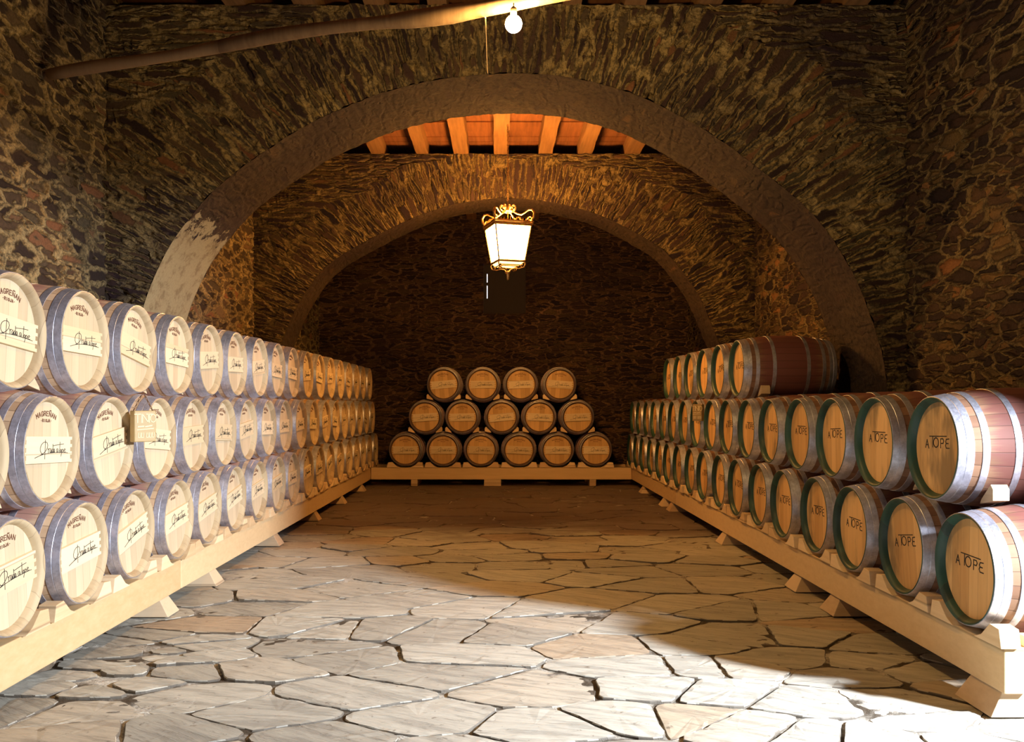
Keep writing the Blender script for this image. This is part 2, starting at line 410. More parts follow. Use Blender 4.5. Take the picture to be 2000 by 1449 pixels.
def arch(name, pts, s, y0, T, matF, matS, ring=.85, cz=.3):
    C = arch_curve(pts, s); n = len(C)
    arc = np.r_[0, np.cumsum(np.linalg.norm(np.diff(C, axis=0), axis=1))]
    cen = np.array([0, H+cz])
    D = np.zeros_like(C)
    for i, (x, z) in enumerate(C):
        if z < cen[1]: D[i] = (math.copysign(1, x), 0)
        else:
            v = np.array([x, z])-cen; D[i] = v/np.linalg.norm(v)
    L = np.zeros(n); zt = ZJ
    for i in range(n):
        c = []
        if D[i, 0] > 1e-6: c.append((XR+.06-C[i, 0])/D[i, 0])
        if D[i, 0] < -1e-6: c.append((XL-.06-C[i, 0])/D[i, 0])
        if D[i, 1] > 1e-6: c.append((zt-C[i, 1])/D[i, 1])
        L[i] = max(.02, min(c))
    m = 64
    t = np.linspace(0, 1, m)
    X = C[:, None, 0]+D[:, None, 0]*L[:, None]*t; Z = C[:, None, 1]+D[:, None, 1]*L[:, None]*t
    P = np.stack([X, np.full_like(X, y0), Z], -1)
    R = L[:, None]*t
    UVr = np.stack([R+arc[:, None]*0, arc[:, None]+0*R], -1)
    UVp = np.stack([X+20, Z+30], -1)
    idx = np.arange(n*m).reshape(n, m)
    q = np.stack([idx[:-1, :-1], idx[1:, :-1], idx[1:, 1:], idx[:-1, 1:]], -1)
    rr = R.ravel()[q].mean(-1)
    rg = ring*(1+.10*np.sin(arc*2.3)+.08*np.sin(arc*7.1))
    use = rr > (rg[:-1, None]+.25*np.abs(C[:-1, None, 0])/3)
    U = np.where(use[..., None, None], UVp.reshape(-1, 2)[q], UVr.reshape(-1, 2)[q])
    face = grid_obj(name, P, U, matF)
    # corners of the rectangle that the fan does not reach
    structure(face)
    vs = []; fs = []
    # soffit
    k = int(T/.03)+1; yy = np.linspace(y0, y0+T, k)
    Ps = np.stack([np.repeat(C[:, None, 0], k, 1), np.repeat(yy[None], n, 0), np.repeat(C[:, None, 1], k, 1)], -1)
    UVs = np.stack([np.repeat(yy[None], n, 0), np.repeat(arc[:, None], k, 1)], -1)
    so = grid_obj('soffit', Ps[::-1], UVs[::-1], matS, face)
    rear = np.stack([X, np.full_like(X, y0+T), Z], -1)[:, ::6]
    ro = grid_obj('rear_face', rear[::-1], np.stack([X, Z], -1)[:, ::6][::-1], M_back, face)
    # crown of the wall
    mb = MB(); mb.box((XL, y0+.08, ZJ-.06), (XR, y0+T-.08, ZJ-.005)); mb.build('wall_top', M_soffit, face)
    return face
arch('wall_arch_near', ptsA, sA, YA, TA, M_arch, M_soffit, .80, .2)
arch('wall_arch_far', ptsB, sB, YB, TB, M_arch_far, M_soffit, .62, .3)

# ------------------------------------------------------------------ floor: slate flags in rough mortar
def fl(px, py): 
    Y = F*H/(py-PY); return ((px-PX)*Y/F, Y)
big = [(140,1386),(367,1358),(35,1382),(157,1440),(525,1390),(350,1310),(595,1267),(505,1302),(420,1221),(507,1183),(577,1221),(525,1137),(546,1165),(647,1190),(315,1432),(665,1228),
       (720,1228),(872,1236),(975,1240),(852,1316),(1040,1344),(1180,1262),(1240,1400),(1060,1420),(820,1404),(680,1356),(660,1284),(800,1168),(960,1148),(1000,1104),(1112,1100),(1172,1100),(1220,1218),(1108,1212),
       (1160,1168),(940,1184),(1040,1188),(840,1132),(860,1104),(1290,1345),(1390,1352),(1360,1300),(1340,1260),(1330,1400),(1470,1420),(1593,1372),(1840,1412),(1655,1316),(1794,1310),(1686,1294),(1577,1242),(1717,1254),
       (1530,1192),(1593,1434),(1700,1440),(1546,1288),(1440,1240),(1420,1190),(1330,1180),(1280,1140),(1420,1140),(1740,1370),(1900,1440),(1960,1425),(1450,1300),(1250,1300)]
seeds = [fl(*p) for p in big]
for px, py in [(215,1300),(240,1275),(262,1290),(285,1262),(300,1285),(330,1268),(350,1250),(375,1262),(310,1245),(270,1252),(235,1312),(200,1330),(180,1345),(250,1335),(395,1280),(340,1290),(150,1320),(120,1340)]:
    seeds.append(fl(px, py))
nb = len(seeds)
AX = .62        # flags are wider than deep
yy = -.8
tries = 0
pts = [(x*AX, y) for x, y in seeds]
while tries < 26000:
    tries += 1
    x = random.uniform(-4.1, 4.3)*AX; y = random.uniform(-.9, 17.6)
    d = .60
    if 4.0 < y < 8.3 and abs(x/AX) < 2.6: d = .70
    if random.random() < .15: d *= .55
    if all((x-a)**2+(y-b)**2 > d*d for a, b in pts): pts.append((x, y))
pts = np.array(pts)
def clip(poly, p, q):
    """keep the part of poly nearer to p than to q"""
    m = (p+q)/2; d = q-p; out = []
    for i in range(len(poly)):
        a, b = poly[i], poly[(i+1) % len(poly)]
        sa, sb = (a-m).dot(d), (b-m).dot(d)
        if sa <= 0: out.append(a)
        if sa*sb < 0: out.append(a+(b-a)*(sa/(sa-sb)))
    return out
FV = []; FF = []; FC = []; FE = []
for i, p in enumerate(pts):
    poly = [p+np.array(c)*2.2 for c in [(-1, -1), (1, -1), (1, 1), (-1, 1)]]
    dd = np.linalg.norm(pts-p, axis=1)
    for j in np.argsort(dd)[1:26]:
        poly = clip(poly, p, pts[j])
        if len(poly) < 3: break
    if len(poly) < 3: continue
    poly = [np.array([a[0]/AX, a[1]]) for a in poly]
    c = sum(poly)/len(poly)
    if not (-4.3 < c[0] < 4.5 and -1 < c[1] < 17.6): continue
    # subdivide and roughen the outline, then inset
    ring = []
    for a, b in zip(poly, poly[1:]+poly[:1]):
        L = np.linalg.norm(b-a); k = max(1, int(L/.055))
        for u in range(k): ring.append(a+(b-a)*u/k)
    ring = np.array(ring); n = len(ring)
    if n < 5: continue
    # round corners
    for _ in range(1): ring = .5*ring+.25*np.roll(ring, 1, 0)+.25*np.roll(ring, -1, 0)
    size = np.mean(np.linalg.norm(ring-c, axis=1))
    gap = random.uniform(.003, .009)
    d = c-ring; ln = np.linalg.norm(d, axis=1, keepdims=True)
    noise = rng.normal(0, .0045, (n, 1)); noise = noise+np.roll(noise, 1, 0)
    base = ring+d/ln*(gap+np.abs(noise))
    z0 = random.uniform(-.008, .006) if size > .16 else random.uniform(-.015, .015)
    tx, ty = random.gauss(0, .006), random.gauss(0, .009)
    hz = lambda q: z0+(q[0]-c[0])*tx+(q[1]-c[1])*ty
    b0 = len(FV); tone = random.random(); tone2 = random.random()
    r1 = base+0; r2 = base+(c-base)/np.linalg.norm(c-base, axis=1, keepdims=True)*.004; r3 = base+(c-base)/np.linalg.norm(c-base, axis=1, keepdims=True)*.035
    for q in r1: FV.append((q[0], q[1], -.05))
    for q in r1: FV.append((q[0], q[1], hz(q)-.006))
    for q in r2: FV.append((q[0], q[1], hz(q)-.001+random.gauss(0, .0008)))
    for q in r3: FV.append((q[0], q[1], hz(q)+random.gauss(0, .0012)))
    FV.append((c[0], c[1], hz(c)+.001))
    nf = len(FF)
    for lv in range(3):
        for u in range(n):
            w = (u+1) % n; FF.append((b0+lv*n+u, b0+lv*n+w, b0+(lv+1)*n+w, b0+(lv+1)*n+u)); FE.append(lv < 1 or (lv == 1 and random.random() < .6))
    for u in range(n): FF.append((b0+3*n+u, b0+3*n+(u+1) % n, b0+4*n)); FE.append(False)
    FC += [(tone, tone2)]*(len(FF)-nf)
k = N('slate_flags')
tcg = k.n('NewGeometry').outputs['Position']
at = k.n('Attribute'); at.attribute_name = 'tone'
sp = k.n('SeparateColor'); k.l(at.outputs['Color'], sp.inputs[0])
col = k.ramp(sp.outputs[0], [(0, (.40, .38, .32)), (.35, (.50, .48, .41)), (.7, (.58, .56, .48)), (.9, (.50, .42, .31)), (1, (.50, .38, .26))])
rot = k.n('VectorRotate', rotation_type='Z_AXIS'); k.l(tcg, rot.inputs['Vector']); k.set(rot.inputs['Angle'], k.math('ADD', .15, k.math('MULTIPLY', sp.outputs[1], .5)))
st = k.noise(k.mapping(rot.outputs[0], (1.2, 9, 1)), 1.6, 7, .72)
sf = k.noise(k.mapping(rot.outputs[0], (4, 26, 4)), 1.5, 6, .75)
cl = k.noise(tcg, 2.1, 4, .6)
col = k.mix(k.step(st, .3, .7), k.mix(.42, col, (.05, .045, .05)), col)
col = k.mix(k.math('MULTIPLY', k.step(sf, .5, .75), .35), col, (.10, .075, .05))
col = k.mix(k.math('MULTIPLY', k.step(cl, .55, .75), .35), col, (.46, .42, .34))
pit = k.noise(tcg, 13, 5, .7)
col = k.mix(k.math('MULTIPLY', k.step(pit, .60, .70), .7), col, (.12, .09, .06))
col = k.mix(k.math('MULTIPLY', sp.outputs[2], .8), col, (.07, .05, .035))
# floor colour turns darker purple-brown toward the inner end, with a noisy edge
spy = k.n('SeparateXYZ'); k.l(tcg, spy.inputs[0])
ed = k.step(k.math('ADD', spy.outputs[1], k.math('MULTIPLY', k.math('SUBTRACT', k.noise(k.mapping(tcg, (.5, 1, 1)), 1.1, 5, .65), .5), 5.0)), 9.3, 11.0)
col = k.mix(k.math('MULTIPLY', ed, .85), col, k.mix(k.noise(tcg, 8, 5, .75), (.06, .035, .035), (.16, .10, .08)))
k.l(col, k.p.inputs['Base Color']); k.p.inputs['Roughness'].default_value = .62; k.p.inputs['Specular IOR Level'].default_value = .35
led = k.ramp(st, [(0, (0, 0, 0)), (.42, (.25, .25, .25)), (.46, (.6, .6, .6)), (.6, (.7, .7, .7)), (.63, (1, 1, 1)), (1, (1, 1, 1))])
k.bump(k.math('ADD', led, k.math('MULTIPLY', sf, .5)), .010, .55)
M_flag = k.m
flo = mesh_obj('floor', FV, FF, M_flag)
structure(flo)
ca = flo.data.color_attributes.new('tone', 'FLOAT_COLOR', 'CORNER')
arr = np.zeros((len(flo.data.loops), 4), np.float32); arr[:, 3] = 1; kk = 0
for fi, (f, (a, b)) in enumerate(zip(FF, FC)):
    arr[kk:kk+len(f), 0] = a; arr[kk:kk+len(f), 1] = b; arr[kk:kk+len(f), 2] = 1.0 if FE[fi] else 0.0; kk += len(f)
ca.data.foreach_set('color', arr.ravel())
# mortar bed
k = N('floor_mortar')
g = k.n('NewGeometry').outputs['Position']; a = k.noise(g, 3, 4, .6); b = k.noise(g, 40, 5, .8)
col = k.mix(k.step(a, .42, .60), (.07, .05, .03), (.62, .58, .50)); col = k.mix(k.step(b, .35, .65), k.mix(.6, col, (.05, .035, .02)), col)
k.l(col, k.p.inputs['Base Color']); k.p.inputs['Roughness'].default_value = .95
dn = k.n('Displacement'); k.set(dn.inputs['Height'], k.math('ADD', k.math('MULTIPLY', k.noise(g, 9, 4, .6), .7), k.math('MULTIPLY', b, .4))); dn.inputs['Midlevel'].default_value = .55; dn.inputs['Scale'].default_value = .035
k.l(dn, k.out.inputs['Displacement']); k.m.displacement_method = 'BOTH'
x = np.linspace(-4.4, 7, 230); y = np.concatenate([np.linspace(-1.5, 3.5, 40), np.linspace(3.6, 10, 230), np.linspace(10.1, 17.6, 90)])
Xg, Yg = np.meshgrid(x, y, indexing='ij')
mo = grid_obj('mortar_bed', np.stack([Xg, Yg, np.full_like(Xg, -.011)], -1), np.stack([Xg, Yg], -1), k.m, flo)

# ------------------------------------------------------------------ ceiling planks and joists
mb = MB()
zz = ZC
y = -1.0
while y < YW:
    w = random.uniform(.17, .26); x = XL-.2
    mb.box((XL-.1, y+.006, zz+random.uniform(0, .018)), (XR+.1, y+w-.006, zz+.04)); y += w
mb.box((XL-.3, -1.2, zz+.06), (XR+.6, YW+.5, zz+.1))
structure(mb.build('ceiling', W_plank))
jx = [((px-PX)*12.7/F) for px in (822, 899, 978, 1066, 1144, 1237)]
jx = [jx[0]-1.3, jx[0]-.65]+jx+[jx[-1]+.68, jx[-1]+1.36]
def rough_beam(x0, x1, y0, y1, z0, z1, seg=14):
    V = []; Fs = []
    for i in range(seg+1):
        t = i/seg; y = y0+(y1-y0)*t; dx = .012*math.sin(3*t+x0)+random.gauss(0, .004); dz = random.gauss(0, .004)
        V += [(x0+dx, y, z0+dz), (x1+dx+random.gauss(0, .004), y, z0+dz), (x1+dx, y, z1), (x0+dx, y, z1)]
        if i:
            b = 4*i
            for k in range(4): l = (k+1) % 4; Fs.append((b-4+k, b-4+l, b+l, b+k))
    Fs += [(3, 2, 1, 0), (4*seg, 4*seg+1, 4*seg+2, 4*seg+3)]
    return V, Fs
ordw = ['first', 'second', 'third', 'fourth', 'fifth', 'sixth', 'seventh', 'eighth', 'ninth', 'tenth', 'eleventh', 'twelfth', 'thirteenth', 'fourteenth', 'fifteenth', 'sixteenth', 'seventeenth', 'eighteenth', 'nineteenth']
for bay, (ya, yb, nm) in enumerate([(YA+.62, YB+.42, 'over the lantern bay'), (4.6, YA+.55, 'over the bay with the bare bulb'), (YB+.46, YW, 'over the end bay')]):
    for i, x in enumerate(jx):
        w = random.uniform(.085, .115)
        V, Fs = rough_beam(x-w, x+w, ya, yb, ZJ, ZC)
        o = mesh_obj('ceiling_joist', V, Fs, W_joist)
        tag(o, 'rough timber joist %s, %s from the signature-board wall' % (nm, ordw[i]), 'beam', 'ceiling joists '+nm)

# ------------------------------------------------------------------ barrels
RB, RE, LB = .343, .290, .95
def rad(y): 
    u = 2*y/LB-1; return RB-(RB-RE)*u*u
NS = 56
ribbon_w = .0042
def ribbon(mb, pts, w, y, th=.0012):
    pts = [Vector((p[0], 0, p[1])) for p in pts]
    for a, b in zip(pts, pts[1:]):
        d = (b-a); 
        if d.length < 1e-6: continue
        d.normalize(); n = Vector((-d.z, 0, d.x))*w/2; a2 = a-d*w*.35; b2 = b+d*w*.35
        V = [a2-n, b2-n, b2+n, a2+n]
        V = [(v.x, y-th, v.z) for v in V]+[(v.x, y, v.z) for v in V]
        mb.add(V, [(0, 1, 2, 3), (0, 4, 5, 1), (1, 5, 6, 2), (2, 6, 7, 3), (3, 7, 4, 0)])
def signature_mesh(y):
    mb = MB(); s = .345/565
    T = lambda p: ((p[0]-625)*s+.026, -(p[1]-775)*s*.58)
    st = [
        [(512, 622), (510, 700), (509, 800), (507, 915)],
        [(480, 838), (448, 825), (432, 790), (432, 740), (448, 695), (480, 662), (515, 652), (542, 668), (552, 705), (545, 750), (520, 790), (490, 822), (430, 858), (345, 894)],
        [(430, 858), (500, 838), (570, 828), (660, 822), (760, 821), (850, 824), (905, 830)],
        [(566, 828), (564, 790), (558, 755), (566, 775), (578, 757), (590, 754)],
        [(612, 760), (598, 762), (590, 790), (594, 818), (606, 815), (614, 775), (616, 820)],
        [(642, 765), (628, 764), (621, 790), (626, 818), (636, 812), (643, 770), (640, 690), (643, 770), (646, 820)],
        [(668, 764), (656, 764), (650, 790), (654, 818), (663, 812), (669, 770), (672, 820)],
        [(728, 762), (710, 762), (702, 790), (706, 822), (720, 818), (728, 770), (733, 824)],
        [(764, 655), (762, 740), (758, 828)],
        [(640, 716), (700, 704), (760, 694), (830, 688)],
        [(778, 770), (768, 795), (774, 822), (786, 812), (790, 785), (778, 770)],
        [(800, 775), (794, 830), (782, 882)],
        [(798, 785), (812, 770), (822, 785), (816, 812), (800, 820)],
        [(832, 800), (852, 790), (860, 772), (846, 764), (834, 785), (834, 812), (848, 822), (866, 812)],
    ]
    for p in st: ribbon(mb, [T(q) for q in p], .0030, y)
    return mb
def letters(mb, txt, size, cz, arc_r, y, w, spread):
    """burnt-in capitals set along an arc"""
    G = {'M': [[(0,0),(0,1),(.5,.35),(1,1),(1,0)]], 'A': [[(0,0),(.5,1),(1,0)],[(.2,.38),(.8,.38)]], 'G': [[(1,.8),(.6,1),(.2,.9),(0,.5),(.2,.08),(.6,0),(1,.12),(1,.45),(.6,.45)]],
         'R': [[(0,0),(0,1),(.7,1),(.95,.78),(.7,.52),(0,.52)],[(.45,.52),(1,0)]], 'E': [[(1,1),(0,1),(0,0),(1,0)],[(0,.52),(.8,.52)]], 'N': [[(0,0),(0,1),(1,0),(1,1)]],
         'Ñ': [[(0,0),(0,1),(1,0),(1,1)],[(.1,1.2),(.35,1.32),(.65,1.2),(.9,1.32)]], 'I': [[(.5,0),(.5,1)]], 'O': [[(.5,0),(.1,.2),(0,.5),(.1,.8),(.5,1),(.9,.8),(1,.5),(.9,.2),(.5,0)]],
         'J': [[(.9,1),(.9,.25),(.6,0),(.2,.05),(.05,.25)]], '.': [[(.4,.45),(.6,.45)]], 'T': [[(0,1),(1,1)],[(.5,1),(.5,0)]], 'P': [[(0,0),(0,1),(.75,1),(1,.76),(.75,.5),(0,.5)]]}
    n = len(txt)
    for i, ch in enumerate(txt):
        u = (i-(n-1)/2)*spread
        for stk in G[ch]:
            pts = []
            for (a, b) in stk:
                lx = u+(a-.5)*size*.72; lz = b*size
                if arc_r: th = lx/arc_r; pts.append(((arc_r+lz)*math.sin(th), cz-arc_r+(arc_r+lz)*math.cos(th)))
                else: pts.append((lx, cz+lz))
            ribbon(mb, pts, w, y)
def make_barrel(style):
    root = empty('wine_barrel')
    c = (0, 0, RB)
    m1, m2, m3 = (W_stave, W_chime, W_head_pale) if style == 'signed' else (W_stave_dark, W_chime_green, W_head_tan)
    ys = np.linspace(.012, .938, 26)
    mb = MB(); mb.lathe([(y, rad(y)) for y in ys]+[(.95, RE-.002), (.925, .267), (.905, .261), (.905, .0005)], NS, 'y'); mb.build('staves', m1, root, True, loc=c)
    mb = MB(); mb.lathe([(.012, rad(.012)), (.002, RE-.001), (0, RE-.004), (.024, .268), (.050, .261)], NS, 'y'); mb.build('chime', m2, root, True, loc=c)
    mb = MB(); mb.disc(.048, .2615, NS); hd = mb.build('barrel_head', m3, root, loc=c)
    for k_, (a, b) in enumerate([(.004, .084), (.122, .160), (.285, .322)]):
        for mir in (0, 1):
            y0, y1 = (a, b) if not mir else (LB-b, LB-a); g = .0028; ym = (y0+y1)/2
            pr = [(y0, rad(y0)-.002), (y0+.001, rad(y0)+g)]
            if k_ == 0: pr += [(ym-.0022, rad(ym)+g), (ym, rad(ym)+.0004), (ym+.0022, rad(ym)+g)]
            pr += [(y1-.001, rad(y1)+g), (y1, rad(y1)-.002)]
            mb = MB(); mb.lathe(pr, NS, 'y')
            h = mb.build('hoop', W_hoop, root, False, loc=c)
            h.data.polygons.foreach_set('use_smooth', [True]*len(h.data.polygons))
            mo = h.modifiers.new('es', 'EDGE_SPLIT'); mo.split_angle = math.radians(35)
    if style == 'signed':
        mb = MB(); letters(mb, 'MAGREÑAN', .025, .186, .24, .0478, .0044, .0255); letters(mb, '.RIOJA.', .015, .152, 0, .0478, .0040, .0165)
        o = mb.build('cooper_brand', W_ink, hd); tag(o, 'small burnt lettering in an arc')
        # plank across the head, finger-jointed at both ends
        mb = MB(); a, f, hz = .226, .2465, .072
        mb.box((-a, .027, -hz), (a, .0475, hz))
        for sx in (-1, 1):
            for i in range(4):
                z0 = -hz+i*(2*hz-.018)/3
                mb.box((min(sx*(a+.0005), sx*f), .0275, z0), (max(sx*(a+.0005), sx*f), .047, z0+.018))
        bd = mb.build('label_board', W_board, root, loc=c)
        mb = signature_mesh(.0268); mb.build('signature', W_ink2, bd)
    else:
        mb = MB()
        def R(p, w=.006): ribbon(mb, p, w, .0478)
        R([(-.150, .0), (-.132, .046), (-.112, -.004)]); R([(-.145, .016), (-.118, .016)])
        R([(-.102, .066), (.085, .066)], .0055); R([(-.066, .066), (-.066, .004)])
        R([(-.03+.028*math.cos(t), .030+.027*math.sin(t)) for t in np.linspace(0, 2*pi, 17)])
        R([(.022, .0), (.022, .052), (.048, .052), (.056, .040), (.048, .026), (.022, .026)])
        R([(.112, .052), (.084, .050), (.076, .036), (.082, .027), (.104, .026)]); R([(.082, .027), (.074, .014), (.082, .0), (.114, .0)])
        o = mb.build('stencil', W_ink2, hd); tag(o, 'dark stencilled capitals with a long bar over them')
    return root
proto = {}; amber = {}
for st_ in ('signed', 'stencilled'):
    r = make_barrel(st_); proto[st_] = (r, kid_map(r), [False])
def place_barrel(style, x, y, z, rz, label, group, roll, cat='barrel', head=False):
    r, km, used = proto[style]
    if not used[0]: o = r; used[0] = True; keep = True
    else: o = copy_tree(r, km)
    M = Matrix.Rotation(rz, 3, 'Z')
    o.location = Vector((x, y, z-RB)); o.rotation_euler = (0, 0, rz)
    for ch in bpy_children(o):
        ch.rotation_euler.y = roll
        if head and ch.name.startswith('barrel_head'):
            if 'm' not in amber: amber['m'] = ch.data.copy(); amber['m'].materials[0] = W_head_amber
            ch.data = amber['m']
        if head and ch.name.startswith('chime'):
            if 'c' not in amber: amber['c'] = ch.data.copy(); amber['c'].materials[0] = W_chime_dark
            ch.data = amber['c']
    tag(o, label, cat, group)
    return o
_kids = {}
def bpy_children(o): return [c for c in allobj(o)]
def allobj(o): return list(o.children)

# chock shapes
chock_poly = [(.196, -.296), (.322, -.266), (.322, -.205), (.300, -.180), (.21, -.270)]
def chock(x, y, z, rz, label, group, base=False, side=1, depth=.10, y0=.16):
    """wedge beside a barrel whose axis point at its head is (x,y,z)"""
    key = ('b' if base else 't', side, y0)
    if key not in chock_mesh:
        mb = MB()
        if base: poly = [(side*.10, -.3275), (side*.345, -.3275), (side*.325, -.236), (side*.245, -.228), (side*.17, -.298)]
        else: poly = [(side*a, b) for a, b in chock_poly]
        if side < 0: poly = poly[::-1]
        mb.prism(poly, y0, y0+depth, 'y')
        o = mb.build('wooden_chock', W_chock, bev=.003); chock_mesh[key] = o
    else:
        o = chock_mesh[key].copy(); COL.objects.link(o)
    o.location = (x, y, z); o.rotation_euler = (0, 0, rz)
    tag(o, label, 'chock', group); return o
chock_mesh = {}

ZROW = [H-.870, H-.250, H+.370]
tier = ['bottom', 'middle', 'top']
XH = 2.44
def side_stack(sign, style, rows, phr):
    rz = pi/2 if sign < 0 else -pi/2
    for t, (y0, dy, n) in enumerate(rows):
        for i in range(n):
            y = y0+dy*i+random.gauss(0, .003); x = sign*(XH+random.uniform(-.008, .008))
            roll = random.gauss(0, .055)
            if style == 'signed' and t == 0: roll -= .10
            if style == 'signed' and t == 2: roll += .09 if i < 4 else 0
            place_barrel(style, x, y, ZROW[t], rz, ('pale' if sign < 0 else 'aged')+' oak barrel, %s tier of the %s, %s from the doorway end' % (tier[t], phr, ordw[i]), phr+', %s tier' % tier[t], roll)
            for sd in (-1, 1):
                # local -x/+x of the barrel: which one is nearer the doorway
                toward = (sd*math.sin(rz)) < 0
                lab = 'wooden chock on the %s side of the %s %s-tier barrel, %s' % ('doorway' if toward else 'inner', ordw[i], tier[t], phr)
                if t == 0: chock(x, y, ZROW[t], rz, lab, 'chocks on the rail, '+phr, True, sd, .10, .003)
                else:
                    # needs a barrel below on that side
                    yy = y+sd*math.sin(rz)*.36
                    b0, bd, bn = rows[t-1]
                    if b0-.25 < yy < b0+bd*(bn-1)+.25: chock(x, y, ZROW[t], rz, lab, 'chocks between tiers, '+phr, False, sd, .09, .17)
side_stack(-1, 'signed', [(4.29, .724, 18), (3.94, .7235, 18), (4.315, .7215, 17)], 'long signature-board stack')
side_stack(1, 'stencilled', [(4.51, .733, 17), (4.865, .735, 16), (8.91, .735, 6)], 'stencilled stack')
# end stack
YE = 16.1
for t, pxs in enumerate([(791, 865, 939, 1014, 1089, 1164), (830, 902.5, 980, 1054, 1129), (866, 942.5, 1017.5, 1094)]):
    for i, px in enumerate(pxs):
        x = (px-PX)*YE/F
        place_barrel('signed', x, YE, ZROW[t], 0, 'amber-lit oak barrel, %s tier of the end-wall stack, %s counted from the signature-board side' % (tier[t], ordw[i]), 'end-wall stack, %s tier' % tier[t], random.gauss(0, .05), head=True)
        for sd in (-1, 1):
            lab = 'wooden chock on the %s side of the %s %s-tier barrel, end-wall stack' % ('signature' if sd < 0 else 'stencil', ordw[i], tier[t])
            if t == 0: chock(x, YE, ZROW[t], 0, lab, 'chocks on the rail, end-wall stack', True, sd, .10, .003)
            else: chock(x, YE, ZROW[t], 0, lab, 'chocks between tiers, end-wall stack', False, sd, .10, .05)

# ------------------------------------------------------------------ rails and feet
ZT, ZB = H-1.198, H-1.425
def rail(lo, hi, label):
    mb = MB(); mb.box(lo, hi); o = mb.build('timber_rail', W_beam, bev=.006); return tag(o, label, 'timber rail')
xf = 2.47; xw = .14
rail((-xf-xw, 3.0, ZB), (-xf, 6.58, ZT), 'thick pale pine rail carrying the signature-board barrels, length by the doorway')
rail((-xf-xw, 6.59, ZB), (-xf, 16.9, ZT), 'thick pale pine rail carrying the signature-board barrels, longer inner length')
rail((xf, 4.19, ZB), (xf+xw, 12.1, ZT), 'thick pine rail carrying the stencilled barrels, length with the sunlit end')
rail((xf, 12.11, ZB), (xf+xw, 16.9, ZT), 'thick pine rail under the stencilled barrels, inner length by the end wall')
rail((-xf+.01, YE+.02, ZB), (xf-.01, YE+.16, ZT), 'pine rail crossing in front of the end wall under three tiers')
rail((-3.36, 3.0, ZB), (-3.23, 16.9, ZT), 'rear pine rail under the signature-board barrels beside the wall')
rail((3.23, 4.19, ZB), (3.36, 16.9, ZT), 'rear pine rail under the stencilled barrels beside the wall')
rail((-xf+.01, YE+.79, ZB), (xf-.01, YE+.92, ZT), 'rear pine rail below the back of the end-wall stack')
mb = MB(); mb.box((xf+.107, 4.20, ZT+.001), (3.36, 4.27, ZT+.055)); o = mb.build('cross_board', W_chock, bev=.004); tag(o, 'flat pine board laid across the rails at their sunlit end', 'board')
def foot(x0, sgn, y, label, h=ZB, w=.30, tw=.20, group='trapezoid feet under the rails'):
    """block lying across under the rail, its aisle end cut on a slant"""
    mb = MB(); M = Matrix.Translation((x0, y, 0)) @ Matrix.Scale(1, 4)
    L = .95; V = []
    # section along y, aisle end slanted
    for (xx, zz_) in ((-.055, 0.003), (.02, h-.001)):
        hw = (w if zz_ < .05 else tw)/2
        V += [(x0+sgn*xx, y-hw, zz_), (x0+sgn*xx, y+hw, zz_)]
    for (xx, zz_) in ((L, 0.003), (L, h-.001)):
        hw = (w if zz_ < .05 else tw)/2
        V += [(x0+sgn*xx, y-hw, zz_), (x0+sgn*xx, y+hw, zz_)]
    mb.add(V, [(0, 1, 3, 2), (4, 6, 7, 5), (0, 2, 6, 4), (1, 5, 7, 3), (2, 3, 7, 6), (0, 4, 5, 1)])
    o = mb.build('rail_foot', W_foot, bev=.004); tag(o, label, 'foot', group)
for i, y in enumerate([6.3, 7.35, 9.4, 11.4, 13.3, 15.2]):
    foot(-xf, -1, y, 'slant-ended pine foot under the signature-board rail, %s from the doorway' % ordw[i], w=.22, tw=.16)
for i, y in enumerate([4.38, 6.35, 7.15, 9.5, 12.4, 13.0, 14.9]):
    foot(xf, 1, y, 'slant-ended pine foot under the stencilled-barrel rail, %s from the doorway' % ordw[i], w=.28 if i else .34, tw=.17 if i else .28)
for i, px in enumerate([809, 962, 1158]):
    x = (px-PX)*16.1/F; w = .06 if i != 1 else .16
    mb = MB(); mb.box((x-w, YE+.0, .003), (x+w, YE+.95, ZB-.001)); o = mb.build('rail_foot', W_foot, bev=.003); tag(o, 'pine foot under the end-wall rail, %s from the signature-board corner' % ordw[i], 'foot', 'feet under the end-wall rail')

# ------------------------------------------------------------------ hanging block signs
def chain_links(mb, a, b, r=.008, w=.0022, n=None):
    a, b = Vector(a), Vector(b); L = (b-a).length; n = n or max(2, int(L/(r*1.9)))
    d = (b-a).normalized(); u = d.cross(Vector((0, 1, 0)));
    if u.length < .1: u = d.cross(Vector((1, 0, 0)))
    u.normalize(); v = d.cross(u)
    for i in range(n):
        c = a.lerp(b, (i+.5)/n); s_ = u if i % 2 else v
        pts = [c+d*math.cos(t)*r*1.25+s_*math.sin(t)*r*.62 for t in np.linspace(0, 2*pi, 9)[:-1]]
        mb.tube(pts, w, 5, True)
M_sign = wood_mat('sign_wood', (.26, .17, .06), (.42, .30, .13), 2, .3, .45, spec=.5)
M_signtxt = flat_mat('sign_letters', (.85, .72, .42), .5)
M_rust = flat_mat('rusty_chain', (.22, .12, .06), .6, .4)
